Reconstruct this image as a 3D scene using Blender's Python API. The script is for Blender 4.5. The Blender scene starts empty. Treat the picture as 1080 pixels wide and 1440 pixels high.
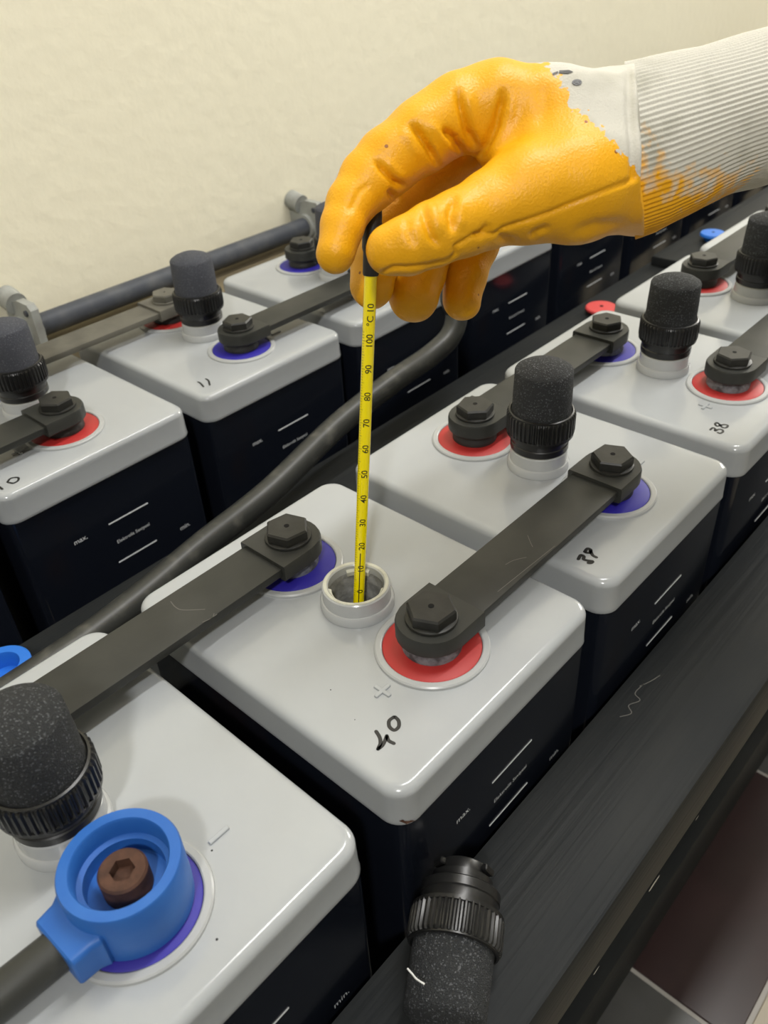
import bpy, bmesh, math, random
import numpy as np
from mathutils import Vector, Matrix
from mathutils.bvhtree import BVHTree
random.seed(7)
PI = math.pi
scn = bpy.context.scene
COL = scn.collection

# ---------------------------------------------------------------- camera
R = np.array([[0.6686, -0.7419, -0.0503], [-0.4668, -0.3662, -0.8050], [0.5788, 0.5617, -0.5912]])
u_, _, v_ = np.linalg.svd(R); R = u_ @ v_
CAM = np.array([-0.23838, -0.25633, 0.31814]); F = 1176.14
cd = bpy.data.cameras.new('camera'); cam = bpy.data.objects.new('camera', cd); COL.objects.link(cam)
cd.sensor_fit = 'VERTICAL'; cd.sensor_height = 36.0; cd.lens = F * 36.0 / 1440.0
cd.clip_start = 0.01; cd.clip_end = 50
cd.dof.use_dof = True; cd.dof.focus_distance = 0.45; cd.dof.aperture_fstop = 14.0
m = Matrix.Identity(4)
for i in range(3):
    m[i][0] = R[0][i]; m[i][1] = -R[1][i]; m[i][2] = -R[2][i]; m[i][3] = CAM[i]
cam.matrix_world = m
scn.camera = cam

# ---------------------------------------------------------------- world, lights, exposure
vs = scn.view_settings
vs.view_transform = 'Standard'; vs.look = 'None'; vs.gamma = 1.0; vs.use_curve_mapping = False
vs.exposure = -0.06
w = bpy.data.worlds.new('world'); scn.world = w; w.use_nodes = True
w.node_tree.nodes['Background'].inputs[0].default_value = (0.9, 0.93, 1.0, 1)
w.node_tree.nodes['Background'].inputs[1].default_value = 0.15

def area(name, loc, target, sx, sy, power, col):
    l = bpy.data.lights.new(name, 'AREA'); l.shape = 'RECTANGLE'; l.size = sx; l.size_y = sy
    l.energy = power; l.color = col
    o = bpy.data.objects.new(name, l); COL.objects.link(o); o.location = loc
    d = Vector(target) - Vector(loc)
    o.rotation_euler = d.to_track_quat('-Z', 'Y').to_euler()
    return o
L1 = area('fluorescent_light_ceiling', (0.75, -0.10, 1.80), (0.75, 0.10, 0), 1.2, 0.14, 25, (1.0, 0.99, 0.97))
L2 = area('window_light', (3.55, 0.0, 1.05), (0.3, 0.1, 0.0), 0.8, 0.9, 36, (1.0, 0.98, 0.92))
L3 = area('bulkhead_light', (-1.2, -1.05, 1.72), (0.5, 0.4, 0.1), 0.16, 0.16, 24, (1.0, 0.99, 0.97))

# ---------------------------------------------------------------- pixel helpers
def ray(px, py):
    d = R.T @ np.array([(px - 540) / F, (py - 720) / F, 1.0]); return d
def PZ(px, py, z):
    d = ray(px, py); return CAM + d * ((z - CAM[2]) / d[2])
def PY(px, py, y):
    d = ray(px, py); return CAM + d * ((y - CAM[1]) / d[1])
def PD(px, py, dep):
    return CAM + ray(px, py) * dep

# ---------------------------------------------------------------- materials
MATS = {}
def mat(name, base, rough=0.5, spec=0.5, metal=0.0, noise=None, bump=None, coat=0.0, sheen=0.0, trans=0.0, sss=0.0):
    """noise=(scale, colour2, lo, hi, stretch) mixes a second colour; bump=(scale, strength, distance, stretch)"""
    mt = bpy.data.materials.new(name); mt.use_nodes = True
    nt = mt.node_tree; b = nt.nodes['Principled BSDF']
    b.inputs['Base Color'].default_value = (*base, 1); b.inputs['Roughness'].default_value = rough
    b.inputs['Specular IOR Level'].default_value = spec; b.inputs['Metallic'].default_value = metal
    b.inputs['Coat Weight'].default_value = coat; b.inputs['Coat Roughness'].default_value = 0.08
    b.inputs['Sheen Weight'].default_value = sheen
    b.inputs['Transmission Weight'].default_value = trans
    if sss:
        b.inputs['Subsurface Weight'].default_value = sss; b.inputs['Subsurface Radius'].default_value = (0.004, 0.004, 0.004)
        b.inputs['Subsurface Scale'].default_value = 1.0
    tc = nt.nodes.new('ShaderNodeTexCoord')
    def ntex(scale, stretch, detail=6):
        mp = nt.nodes.new('ShaderNodeMapping'); mp.inputs['Scale'].default_value = stretch or (1, 1, 1)
        nt.links.new(tc.outputs['Object'], mp.inputs['Vector'])
        n = nt.nodes.new('ShaderNodeTexNoise'); n.inputs['Scale'].default_value = scale; n.inputs['Detail'].default_value = detail
        nt.links.new(mp.outputs['Vector'], n.inputs['Vector']); return n
    if noise:
        sc, c2, lo, hi = noise[:4]; st = noise[4] if len(noise) > 4 else None
        n = ntex(sc, st); rp = nt.nodes.new('ShaderNodeMapRange')
        rp.inputs['From Min'].default_value = lo; rp.inputs['From Max'].default_value = hi
        nt.links.new(n.outputs['Fac'], rp.inputs['Value'])
        mx = nt.nodes.new('ShaderNodeMix'); mx.data_type = 'RGBA'
        mx.inputs['A'].default_value = (*base, 1); mx.inputs['B'].default_value = (*c2, 1)
        nt.links.new(rp.outputs['Result'], mx.inputs['Factor']); nt.links.new(mx.outputs['Result'], b.inputs['Base Color'])
    if bump:
        sc, s, dist = bump[:3]; st = bump[3] if len(bump) > 3 else None
        n = ntex(sc, st); bp = nt.nodes.new('ShaderNodeBump'); bp.inputs['Strength'].default_value = s; bp.inputs['Distance'].default_value = dist
        nt.links.new(n.outputs['Fac'], bp.inputs['Height']); nt.links.new(bp.outputs['Normal'], b.inputs['Normal'])
    MATS[name] = mt; return mt
M = MATS
mat('lid', (0.38, 0.398, 0.412), 0.17, 0.5, noise=(9, (0.35, 0.362, 0.368), 0.45, 0.8), bump=(400, 0.03, 0.0005))
mat('neck', (0.44, 0.45, 0.45), 0.2, 0.5)
mat('neck_rim', (0.55, 0.55, 0.47), 0.4, noise=(120, (0.42, 0.41, 0.34), 0.45, 0.7))
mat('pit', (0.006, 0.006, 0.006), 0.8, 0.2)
mat('sediment', (0.20, 0.20, 0.19), 0.75, noise=(150, (0.34, 0.34, 0.33), 0.4, 0.65), bump=(200, 0.5, 0.002))
mat('case', (0.008, 0.010, 0.016), 0.16, 0.45, noise=(14, (0.022, 0.013, 0.009), 0.52, 0.75, (1, 1, 0.35)), bump=(60, 0.05, 0.001))
mat('print', (0.78, 0.80, 0.82), 0.5)
mat('marker', (0.012, 0.012, 0.012), 0.45)
mat('seal_ring', (0.385, 0.395, 0.395), 0.3)
mat('red_seal', (0.40, 0.022, 0.020), 0.5, noise=(60, (0.36, 0.025, 0.022), 0.5, 0.8))
mat('blue_seal', (0.020, 0.013, 0.29), 0.55, noise=(60, (0.03, 0.024, 0.26), 0.5, 0.8))
mat('lead', (0.22, 0.23, 0.25), 0.6, 0.5, 0.3, noise=(160, (0.07, 0.07, 0.075), 0.45, 0.65), bump=(150, 0.6, 0.002))
mat('sleeve_black', (0.018, 0.018, 0.017), 0.5, noise=(90, (0.10, 0.10, 0.10), 0.6, 0.75))
mat('bar', (0.024, 0.025, 0.022), 0.46, 0.35, noise=(30, (0.038, 0.038, 0.034), 0.4, 0.75), bump=(350, 0.08, 0.0006))
mat('bolt', (0.018, 0.018, 0.016), 0.42, 0.35, noise=(80, (0.032, 0.031, 0.028), 0.45, 0.75), bump=(300, 0.1, 0.0006))
mat('dusty_bar', (0.135, 0.128, 0.105), 0.8, 0.2, noise=(40, (0.095, 0.09, 0.075), 0.4, 0.7), bump=(200, 0.2, 0.001))
mat('black_plastic', (0.010, 0.010, 0.010), 0.32, 0.5)
mat('scratch', (0.105, 0.10, 0.09), 0.7)
mat('cable', (0.030, 0.031, 0.028), 0.42, 0.45, noise=(70, (0.085, 0.083, 0.072), 0.55, 0.8), bump=(120, 0.1, 0.001))
mat('blue_cover', (0.020, 0.115, 0.42), 0.45, 0.4, noise=(50, (0.03, 0.14, 0.46), 0.4, 0.7), bump=(300, 0.06, 0.0006))
mat('bright_blue', (0.02, 0.16, 0.62), 0.45)
mat('bright_red', (0.55, 0.05, 0.05), 0.5)
mat('rust', (0.090, 0.042, 0.026), 0.7, 0.3, noise=(150, (0.045, 0.022, 0.015), 0.4, 0.7), bump=(250, 0.4, 0.001))
mat('wall_paint', (0.955, 0.90, 0.71), 0.5, 0.3, noise=(3, (0.935, 0.88, 0.69), 0.4, 0.7), bump=(55, 0.16, 0.006))
mat('ceiling_paint', (0.85, 0.84, 0.80), 0.8)
mat('room_paint', (0.40, 0.40, 0.38), 0.7)
mat('pipe', (0.052, 0.058, 0.072), 0.55, 0.4, noise=(40, (0.10, 0.104, 0.11), 0.45, 0.75), bump=(120, 0.1, 0.001))
mat('bracket', (0.34, 0.35, 0.33), 0.65, 0.3, noise=(60, (0.25, 0.25, 0.23), 0.45, 0.75))
mat('tan_wood', (0.20, 0.165, 0.10), 0.8, 0.2, noise=(20, (0.13, 0.105, 0.065), 0.4, 0.7, (0.2, 1, 1)), bump=(80, 0.3, 0.002, (0.1, 1, 1)))
mat('painted_wood', (0.016, 0.0178, 0.019), 0.5, 0.12, noise=(18, (0.026, 0.027, 0.026), 0.42, 0.75, (0.35, 1, 1)), bump=(220, 0.5, 0.0012, (0.02, 1, 1)))
mat('chip', (0.55, 0.52, 0.46), 0.8)
mat('grout', (0.42, 0.40, 0.37), 0.9)
mat('tile_grey', (0.075, 0.075, 0.073), 0.25, 0.5, noise=(12, (0.09, 0.09, 0.088), 0.4, 0.7))
mat('tile_maroon', (0.034, 0.021, 0.021), 0.28, 0.4, noise=(9, (0.045, 0.025, 0.026), 0.4, 0.7))
mat('tile_beige', (0.42, 0.37, 0.28), 0.3, 0.5, noise=(10, (0.37, 0.32, 0.24), 0.4, 0.7))
mat('thermo_yellow', (0.95, 0.78, 0.0), 0.15, 0.5, coat=0.6)
mat('thermo_dark', (0.045, 0.035, 0.0), 0.4)
mat('thermo_cap', (0.012, 0.012, 0.012), 0.5, bump=(200, 0.3, 0.001))
mat('sleeve_cloth', (0.56, 0.54, 0.47), 0.9, 0.1, noise=(60, (0.46, 0.44, 0.37), 0.4, 0.7), bump=(350, 0.5, 0.001))
mat('fixture', (0.8, 0.8, 0.8), 0.4)
mat('lint', (0.7, 0.7, 0.68), 0.9)
mat('window_frame', (0.75, 0.75, 0.72), 0.5)
def glow(name, col, s):
    mt = bpy.data.materials.new(name); mt.use_nodes = True; b = mt.node_tree.nodes['Principled BSDF']
    b.inputs['Base Color'].default_value = (*col, 1); b.inputs['Emission Color'].default_value = (*col, 1); b.inputs['Emission Strength'].default_value = s
    MATS[name] = mt
glow('tube_glow', (1.0, 0.97, 0.92), 6.0)
glow('pane_glow', (1.0, 0.95, 0.85), 2.5)

def foam_mat(nm, ca, cb):
    mt = bpy.data.materials.new(nm); mt.use_nodes = True; nt = mt.node_tree; b = nt.nodes['Principled BSDF']
    b.inputs['Roughness'].default_value = 0.75; b.inputs['Specular IOR Level'].default_value = 0.35
    tc = nt.nodes.new('ShaderNodeTexCoord')
    vo = nt.nodes.new('ShaderNodeTexVoronoi'); vo.inputs['Scale'].default_value = 1700
    wn = nt.nodes.new('ShaderNodeMapRange'); wn.inputs['From Min'].default_value = 0.86; wn.inputs['From Max'].default_value = 0.97
    sep = nt.nodes.new('ShaderNodeSeparateColor')
    nt.links.new(tc.outputs['Object'], vo.inputs['Vector']); nt.links.new(vo.outputs['Color'], sep.inputs['Color'])
    nt.links.new(sep.outputs['Red'], wn.inputs['Value'])
    mx = nt.nodes.new('ShaderNodeMix'); mx.data_type = 'RGBA'
    mx.inputs['A'].default_value = ca; mx.inputs['B'].default_value = cb
    nt.links.new(wn.outputs['Result'], mx.inputs['Factor']); nt.links.new(mx.outputs['Result'], b.inputs['Base Color'])
    bp = nt.nodes.new('ShaderNodeBump'); bp.inputs['Strength'].default_value = 0.9; bp.inputs['Distance'].default_value = 0.0008
    nt.links.new(vo.outputs['Distance'], bp.inputs['Height']); nt.links.new(bp.outputs['Normal'], b.inputs['Normal'])
    MATS[nm] = mt
foam_mat('foam', (0.026, 0.028, 0.030, 1), (0.12, 0.125, 0.135, 1)); foam_mat('foam_dusty_lit', (0.065, 0.069, 0.085, 1), (0.14, 0.145, 0.165, 1))  # wall-row foam: paler from dust, plus brighter light near the wall painted in

def glove_mat(name, ribs=False):
    """yellow rubber coat over off-white cotton; the 'coat' attribute says where the dip ends"""
    mt = bpy.data.materials.new(name); mt.use_nodes = True; nt = mt.node_tree; b = nt.nodes['Principled BSDF']
    L = nt.links.new
    at = nt.nodes.new('ShaderNodeAttribute'); at.attribute_name = 'coat'
    tc = nt.nodes.new('ShaderNodeTexCoord')
    n1 = nt.nodes.new('ShaderNodeTexNoise'); n1.inputs['Scale'].default_value = 300 if not ribs else 160; n1.inputs['Detail'].default_value = 2
    L(tc.outputs['Object'], n1.inputs['Vector'])
    ma = nt.nodes.new('ShaderNodeMath'); ma.operation = 'MULTIPLY_ADD'; ma.inputs[1].default_value = 0.012 if not ribs else 0.05; L(n1.outputs['Fac'], ma.inputs[0]); L(at.outputs['Fac'], ma.inputs[2])
    mr = nt.nodes.new('ShaderNodeMapRange')
    a0 = 0.006 if not ribs else 0.020
    mr.inputs['From Min'].default_value = a0 - 0.0003 if not ribs else a0 - 0.006; mr.inputs['From Max'].default_value = a0 + 0.0003 if not ribs else a0 + 0.010
    L(ma.outputs[0], mr.inputs['Value'])
    ny = nt.nodes.new('ShaderNodeTexNoise'); ny.inputs['Scale'].default_value = 35; L(tc.outputs['Object'], ny.inputs['Vector'])
    ymix = nt.nodes.new('ShaderNodeMix'); ymix.data_type = 'RGBA'; ymix.inputs['A'].default_value = (0.83, 0.41, 0.003, 1); ymix.inputs['B'].default_value = (0.78, 0.355, 0.004, 1)
    L(ny.outputs['Fac'], ymix.inputs['Factor'])
    # dirt specks
    vo = nt.nodes.new('ShaderNodeTexVoronoi'); vo.inputs['Scale'].default_value = 120; L(tc.outputs['Object'], vo.inputs['Vector'])
    sp = nt.nodes.new('ShaderNodeSeparateColor'); L(vo.outputs['Color'], sp.inputs['Color'])
    g1 = nt.nodes.new('ShaderNodeMath'); g1.operation = 'GREATER_THAN'; g1.inputs[1].default_value = 0.90; L(sp.outputs['Red'], g1.inputs[0])
    g2 = nt.nodes.new('ShaderNodeMath'); g2.operation = 'LESS_THAN'; g2.inputs[1].default_value = 0.10; L(vo.outputs['Distance'], g2.inputs[0])
    g3 = nt.nodes.new('ShaderNodeMath'); g3.operation = 'MULTIPLY'; L(g1.outputs[0], g3.inputs[0]); L(g2.outputs[0], g3.inputs[1])
    dmix = nt.nodes.new('ShaderNodeMix'); dmix.data_type = 'RGBA'; L(g3.outputs[0], dmix.inputs['Factor']); L(ymix.outputs['Result'], dmix.inputs['A']); dmix.inputs['B'].default_value = (0.30, 0.10, 0.005, 1)
    nw = nt.nodes.new('ShaderNodeTexNoise'); nw.inputs['Scale'].default_value = 40; L(tc.outputs['Object'], nw.inputs['Vector'])
    wr = nt.nodes.new('ShaderNodeMapRange'); wr.inputs['From Min'].default_value = 0.5; wr.inputs['From Max'].default_value = 0.75; L(nw.outputs['Fac'], wr.inputs['Value'])
    wmix = nt.nodes.new('ShaderNodeMix'); wmix.data_type = 'RGBA'; wmix.inputs['A'].default_value = (0.56, 0.54, 0.475, 1); wmix.inputs['B'].default_value = (0.40, 0.385, 0.32, 1)
    L(wr.outputs['Result'], wmix.inputs['Factor'])
    mx = nt.nodes.new('ShaderNodeMix'); mx.data_type = 'RGBA'; L(mr.outputs['Result'], mx.inputs['Factor']); L(wmix.outputs['Result'], mx.inputs['A']); L(dmix.outputs['Result'], mx.inputs['B'])
    L(mx.outputs['Result'], b.inputs['Base Color'])
    rr = nt.nodes.new('ShaderNodeMapRange'); rr.inputs['To Min'].default_value = 0.9; rr.inputs['To Max'].default_value = 0.42; L(mr.outputs['Result'], rr.inputs['Value']); L(rr.outputs['Result'], b.inputs['Roughness'])
    b.inputs['Specular IOR Level'].default_value = 0.4
    nb = nt.nodes.new('ShaderNodeTexNoise'); nb.inputs['Scale'].default_value = 900; nb.inputs['Detail'].default_value = 2; L(tc.outputs['Object'], nb.inputs['Vector'])
    bp = nt.nodes.new('ShaderNodeBump'); bp.inputs['Strength'].default_value = 0.45; bp.inputs['Distance'].default_value = 0.0006
    L(nb.outputs['Fac'], bp.inputs['Height']); L(bp.outputs['Normal'], b.inputs['Normal'])
    MATS[name] = mt
glove_mat('glove'); glove_mat('cuff', True)

# ---------------------------------------------------------------- mesh helpers
def tag(o, label=None, cat=None, group=None, kind=None):
    if label: o['label'] = label
    if cat: o['category'] = cat
    if group: o['group'] = group
    if kind: o['kind'] = kind
    return o
def finish(bm, name, material, smooth=35):
    bmesh.ops.recalc_face_normals(bm, faces=bm.faces)
    me = bpy.data.meshes.new(name); bm.to_mesh(me); bm.free()
    me.materials.append(M[material])
    if smooth:
        me.polygons.foreach_set('use_smooth', [True] * len(me.polygons))
        me.set_sharp_from_angle(angle=math.radians(smooth))
    return me
def obj(name, me, parent=None, loc=(0, 0, 0), rot=(0, 0, 0)):
    o = bpy.data.objects.new(name, me); COL.objects.link(o)
    o.location = loc; o.rotation_euler = rot
    if parent: o.parent = parent
    return o
def empty(name, loc=(0, 0, 0), rot=(0, 0, 0)):
    o = bpy.data.objects.new(name, None); COL.objects.link(o); o.empty_display_size = 0.02
    o.location = loc; o.rotation_euler = rot; return o

def bm_box(bm, x0, x1, y0, y1, z0, z1, bevel=0.0, seg=2):
    b2 = bmesh.new(); bmesh.ops.create_cube(b2, size=1.0)
    for v in b2.verts:
        v.co = Vector(((x0 + x1) / 2 + v.co.x * (x1 - x0), (y0 + y1) / 2 + v.co.y * (y1 - y0), (z0 + z1) / 2 + v.co.z * (z1 - z0)))
    if bevel: bmesh.ops.bevel(b2, geom=list(b2.edges), offset=bevel, segments=seg, affect='EDGES', profile=0.6)
    tmp = bpy.data.meshes.new('tmp'); b2.to_mesh(tmp); b2.free(); bm.from_mesh(tmp); bpy.data.meshes.remove(tmp)
def box_me(name, material, *a, **k):
    bm = bmesh.new(); bm_box(bm, *a, **k); return finish(bm, name, material)
def bm_lathe(bm, prof, n=48, cap0=True, cap1=True, radial=None):
    rings = []
    for r, z in prof:
        ring = []
        for i in range(n):
            a = 2 * PI * i / n; rr = r if radial is None else radial(r, z, i, n)
            ring.append(bm.verts.new((rr * math.cos(a), rr * math.sin(a), z)))
        rings.append(ring)
    for a, b in zip(rings, rings[1:]):
        for i in range(n):
            bm.faces.new((a[i], a[(i + 1) % n], b[(i + 1) % n], b[i]))
    if cap0: bm.faces.new(rings[0][::-1])
    if cap1: bm.faces.new(rings[-1])
    return rings
def lathe_me(name, material, prof, n=48, cap0=True, cap1=True, smooth=35, radial=None):
    bm = bmesh.new(); bm_lathe(bm, prof, n, cap0, cap1, radial); return finish(bm, name, material, smooth)
def rrect(hx, hy, r, n=8):
    pts = []
    for cx, cy, a0 in ((hx - r, hy - r, 0), (-hx + r, hy - r, PI / 2), (-hx + r, -hy + r, PI), (hx - r, -hy + r, 1.5 * PI)):
        for i in range(n + 1):
            a = a0 + PI / 2 * i / n; pts.append((cx + r * math.cos(a), cy + r * math.sin(a)))
    return pts
def bm_loft(bm, rings, cap0=True, cap1=True):
    vr = [[bm.verts.new(p) for p in ring] for ring in rings]; n = len(vr[0])
    for a, b in zip(vr, vr[1:]):
        for i in range(n): bm.faces.new((a[i], a[(i + 1) % n], b[(i + 1) % n], b[i]))
    if cap0: bm.faces.new(vr[0][::-1])
    if cap1: bm.faces.new(vr[-1])
    return vr
def catmull(pts, sub=8):
    pts = [np.array(p, float) for p in pts]; P = [2 * pts[0] - pts[1]] + pts + [2 * pts[-1] - pts[-2]]; out = []
    for i in range(1, len(P) - 2):
        for k in range(sub):
            t = k / sub
            out.append(0.5 * ((2 * P[i]) + (-P[i - 1] + P[i + 1]) * t + (2 * P[i - 1] - 5 * P[i] + 4 * P[i + 1] - P[i + 2]) * t * t + (-P[i - 1] + 3 * P[i] - 3 * P[i + 1] + P[i + 2]) * t ** 3))
    out.append(pts[-1]); return out
def tube_me(name, material, pts, r, n=20, smooth=60):
    bm = bmesh.new(); rings = []; up = np.array([0.1, 0.2, 1.0])
    for i, p in enumerate(pts):
        t = pts[min(i + 1, len(pts) - 1)] - pts[max(i - 1, 0)]; t = t / np.linalg.norm(t)
        a = np.cross(t, up); a /= np.linalg.norm(a); b = np.cross(a, t); up = b
        rr = r if not callable(r) else r(i / (len(pts) - 1))
        rings.append([tuple(p + rr * (math.cos(2 * PI * k / n) * a + math.sin(2 * PI * k / n) * b)) for k in range(n)])
    bm_loft(bm, rings); return finish(bm, name, material, smooth)
def text_me(name, material, body, size, align='CENTER', extrude=0.0, bold=0.0):
    cu = bpy.data.curves.new(name, 'FONT'); cu.body = body; cu.size = size; cu.align_x = align; cu.align_y = 'CENTER'; cu.extrude = extrude; cu.resolution_u = 3; cu.offset = bold
    to = bpy.data.objects.new('tmp_text', cu); COL.objects.link(to)
    dg = bpy.context.evaluated_depsgraph_get(); me = bpy.data.meshes.new_from_object(to.evaluated_get(dg))
    bpy.data.objects.remove(to); bpy.data.curves.remove(cu)
    me.name = name; me.materials.clear(); me.materials.append(M[material]); return me
def ribbon(bm, pts, wd, z, h=0.00008):
    """a flat pen stroke of width wd lying on the plane z; pts are (x, y)"""
    pts = catmull([(p[0], p[1], 0) for p in pts], 5); L = []; Rr = []
    for i, p in enumerate(pts):
        t = pts[min(i + 1, len(pts) - 1)] - pts[max(i - 1, 0)]; t = t / (np.linalg.norm(t) + 1e-9)
        nn = np.array([-t[1], t[0], 0]); k = wd * 0.5
        L.append(bm.verts.new((*(p + nn * k)[:2], z + h))); Rr.append(bm.verts.new((*(p - nn * k)[:2], z + h)))
    for i in range(len(pts) - 1): bm.faces.new((L[i], L[i + 1], Rr[i + 1], Rr[i]))
    for e in (0, -1):
        c = pts[e]; ring = [bm.verts.new((c[0] + wd * .5 * math.cos(2 * PI * k / 8), c[1] + wd * .5 * math.sin(2 * PI * k / 8), z + h * 0.9)) for k in range(8)]
        bm.faces.new(ring)

# ---------------------------------------------------------------- room shell
WY = 0.56; FZ = -0.62; CZ = 1.95; X0, X1, Y0 = -2.3, 3.7, -2.2
def struct(name, me, **k): return tag(obj(name, me, **k), kind='structure')
struct('wall_back', box_me('wall_back', 'wall_paint', X0, X1, WY, WY + .1, FZ, CZ))
struct('wall_front', box_me('wall_front', 'room_paint', X0, X1, Y0 - .1, Y0, FZ, CZ))
struct('wall_left', box_me('wall_left', 'room_paint', X0 - .1, X0, Y0, WY, FZ, CZ))
struct('ceiling', box_me('ceiling', 'ceiling_paint', X0, X1, Y0, WY, CZ, CZ + .1))
# right wall with a window opening
bm = bmesh.new()
wy0, wy1, wz0, wz1 = -0.6, 0.45, 0.5, 1.6
bm_box(bm, X1, X1 + .1, Y0, wy0, FZ, CZ); bm_box(bm, X1, X1 + .1, wy1, WY, FZ, CZ)
bm_box(bm, X1, X1 + .1, wy0, wy1, FZ, wz0); bm_box(bm, X1, X1 + .1, wy0, wy1, wz1, CZ)
struct('wall_right', finish(bm, 'wall_right', 'room_paint', 0))
win = struct('window_1', box_me('window_1', 'pane_glow', X1 + .06, X1 + .07, wy0, wy1, wz0, wz1))
for nm, a in (('window_frame', (X1 + .02, X1 + .06, wy0, wy0 + .04, wz0, wz1)), ('window_frame', (X1 + .02, X1 + .06, wy1 - .04, wy1, wz0, wz1)),
              ('window_frame', (X1 + .02, X1 + .06, -.095, -.055, wz0, wz1)), ('window_frame', (X1 + .02, X1 + .06, wy0, wy1, wz0, wz0 + .04)), ('window_frame', (X1 + .02, X1 + .06, wy0, wy1, wz1 - .04, wz1))):
    obj(nm, box_me(nm, 'window_frame', *a), win)
# floor: grout bed and tiles
fl = struct('floor', box_me('floor', 'grout', X0, X1, Y0, WY, FZ - .05, FZ - .002))
TS = 0.33; JX, JY = 0.230, -0.2445
tme = {k: box_me('tile', k, 0, TS - .005, 0, TS - .005, -.012, 0, bevel=.001, seg=1) for k in ('tile_grey', 'tile_maroon', 'tile_beige')}
i0 = math.ceil((X0 - JX) / TS); i1 = math.floor((X1 - JX) / TS); j0 = math.ceil((Y0 - JY) / TS); j1 = math.floor((WY - JY) / TS)
for i in range(i0, i1):
    for j in range(j0, j1):
        k = 'tile_beige' if j % 2 else ('tile_maroon' if i % 2 == 0 else 'tile_grey')
        obj('tile', tme[k], fl, (JX + i * TS + .0025, JY + j * TS + .0025, FZ))

# lamps as fittings
f = empty('ceiling_lamp', (0.75, -0.10, CZ)); tag(f, 'white fluorescent fitting on the ceiling above the battery rows', 'lamp')
obj('housing', box_me('housing', 'fixture', -.65, .65, -.07, .07, -.06, 0, bevel=.008), f)
obj('tube', tube_me('tube', 'tube_glow', [np.array((-.6, 0, -.085)), np.array((.6, 0, -.085))], .013), f)
for sx in (-.61, .61): obj('end_holder', box_me('end_holder', 'fixture', sx - .015, sx + .015, -.02, .02, -.105, -.055, bevel=.004), f)
f = empty('bulkhead_lamp', (-1.2, -1.05, CZ)); tag(f, 'round white ceiling lamp over the aisle', 'lamp')
obj('base', lathe_me('base', 'fixture', [(.11, 0), (.11, -.04), (.10, -.05)]), f)
obj('bowl', lathe_me('bowl', 'tube_glow', [(.095, -.05), (.09, -.09), (.06, -.125), (.0, -.135)], cap0=False, cap1=False), f)

# ---------------------------------------------------------------- wooden rack
rack = empty('battery_rack', (0, 0, FZ)); tag(rack, 'black painted wooden rack carrying both rows of battery cells', 'rack')
def rpart(name, material, x0, x1, y0, y1, z0, z1, bevel=.003, n=1):
    return obj(name, box_me(name, material, x0, x1, y0, y1, z0 - FZ, z1 - FZ, bevel=bevel), rack)
XA, XB = -0.75, 1.75
fr = rpart('front_rail', 'painted_wood', XA, XB, -.1776, -.1055, -.158, -.100, .007)
rpart('middle_rail', 'painted_wood', XA, XB, .108, .229, -.135, -.090, .003)
rpart('overlay_plank', 'painted_wood', .787, XB, .125, .222, -.0895, -.077, .002)
rpart('back_rail', 'tan_wood', XA, XB, .485, .552, -.075, -.024, .003)
rpart('lower_beam', 'painted_wood', XA, XB, -.1345, -.085, -.58, -.485, .003)
rpart('lower_beam', 'painted_wood', XA, XB, .085, .29, -.58, -.485, .003)
rpart('lower_beam', 'painted_wood', XA, XB, .45, .50, -.58, -.485, .003)
nb = 16
for i in range(nb):
    xx = XA + .02 + (XB - XA - .16) * i / (nb - 1)
    rpart('floor_slat', 'painted_wood', xx, xx + .12, -.105, .112, -.4845, -.4703, .001); rpart('floor_slat', 'painted_wood', xx, xx + .12, .262, .49, -.4845, -.4740, .001)
for xx in (XA + .03, 1.3, XB - .07):
    for y0, y1 in ((-.1555, -.1350), (.505, .535)):
        rpart('post', 'painted_wood', xx, xx + .05, y0, y1, FZ, -.158 if y0 < 0 else -.0755, .002)
    rpart('leg', 'painted_wood', xx, xx + .05, -.12, -.09, FZ, -.581, .002)
    rpart('leg', 'painted_wood', xx, xx + .05, .12, .25, FZ, -.581, .002)
    rpart('leg', 'painted_wood', xx, xx + .05, .455, .495, FZ, -.581, .002)
    rpart('middle_post', 'painted_wood', xx, xx + .05, .145, .195, -.4845, -.1355, .002)
# wear on the front rail: chipped edge spots and a pale smear
for k, (px, py, ln, wd) in enumerate(((919, 1243, .010, .0025), (838, 1365, .004, .0015), (980, 1150, .003, .001))):
    p = PY(px, py, -.1776)
    bm = bmesh.new(); n = 9
    ring = [bm.verts.new((p[0] + ln * math.cos(2 * PI * i / n) * random.uniform(.6, 1), -.17775, p[2] - FZ + wd * math.sin(2 * PI * i / n) * random.uniform(.6, 1))) for i in range(n)]
    bm.faces.new(ring); obj('chipped_paint', finish(bm, 'chipped_paint', 'chip', 0), rack)
bm = bmesh.new()
for st in (((905, 962), (893, 975), (900, 985), (884, 992), (888, 1003), (872, 1008)), ((900, 965), (915, 958), (928, 950))):
    ribbon(bm, [PZ(a, b, -.1)[:2] for a, b in st], .0006, -.1 - FZ, .0001)
obj('dust_smear', finish(bm, 'dust_smear', 'scratch', 0), rack)

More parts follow.
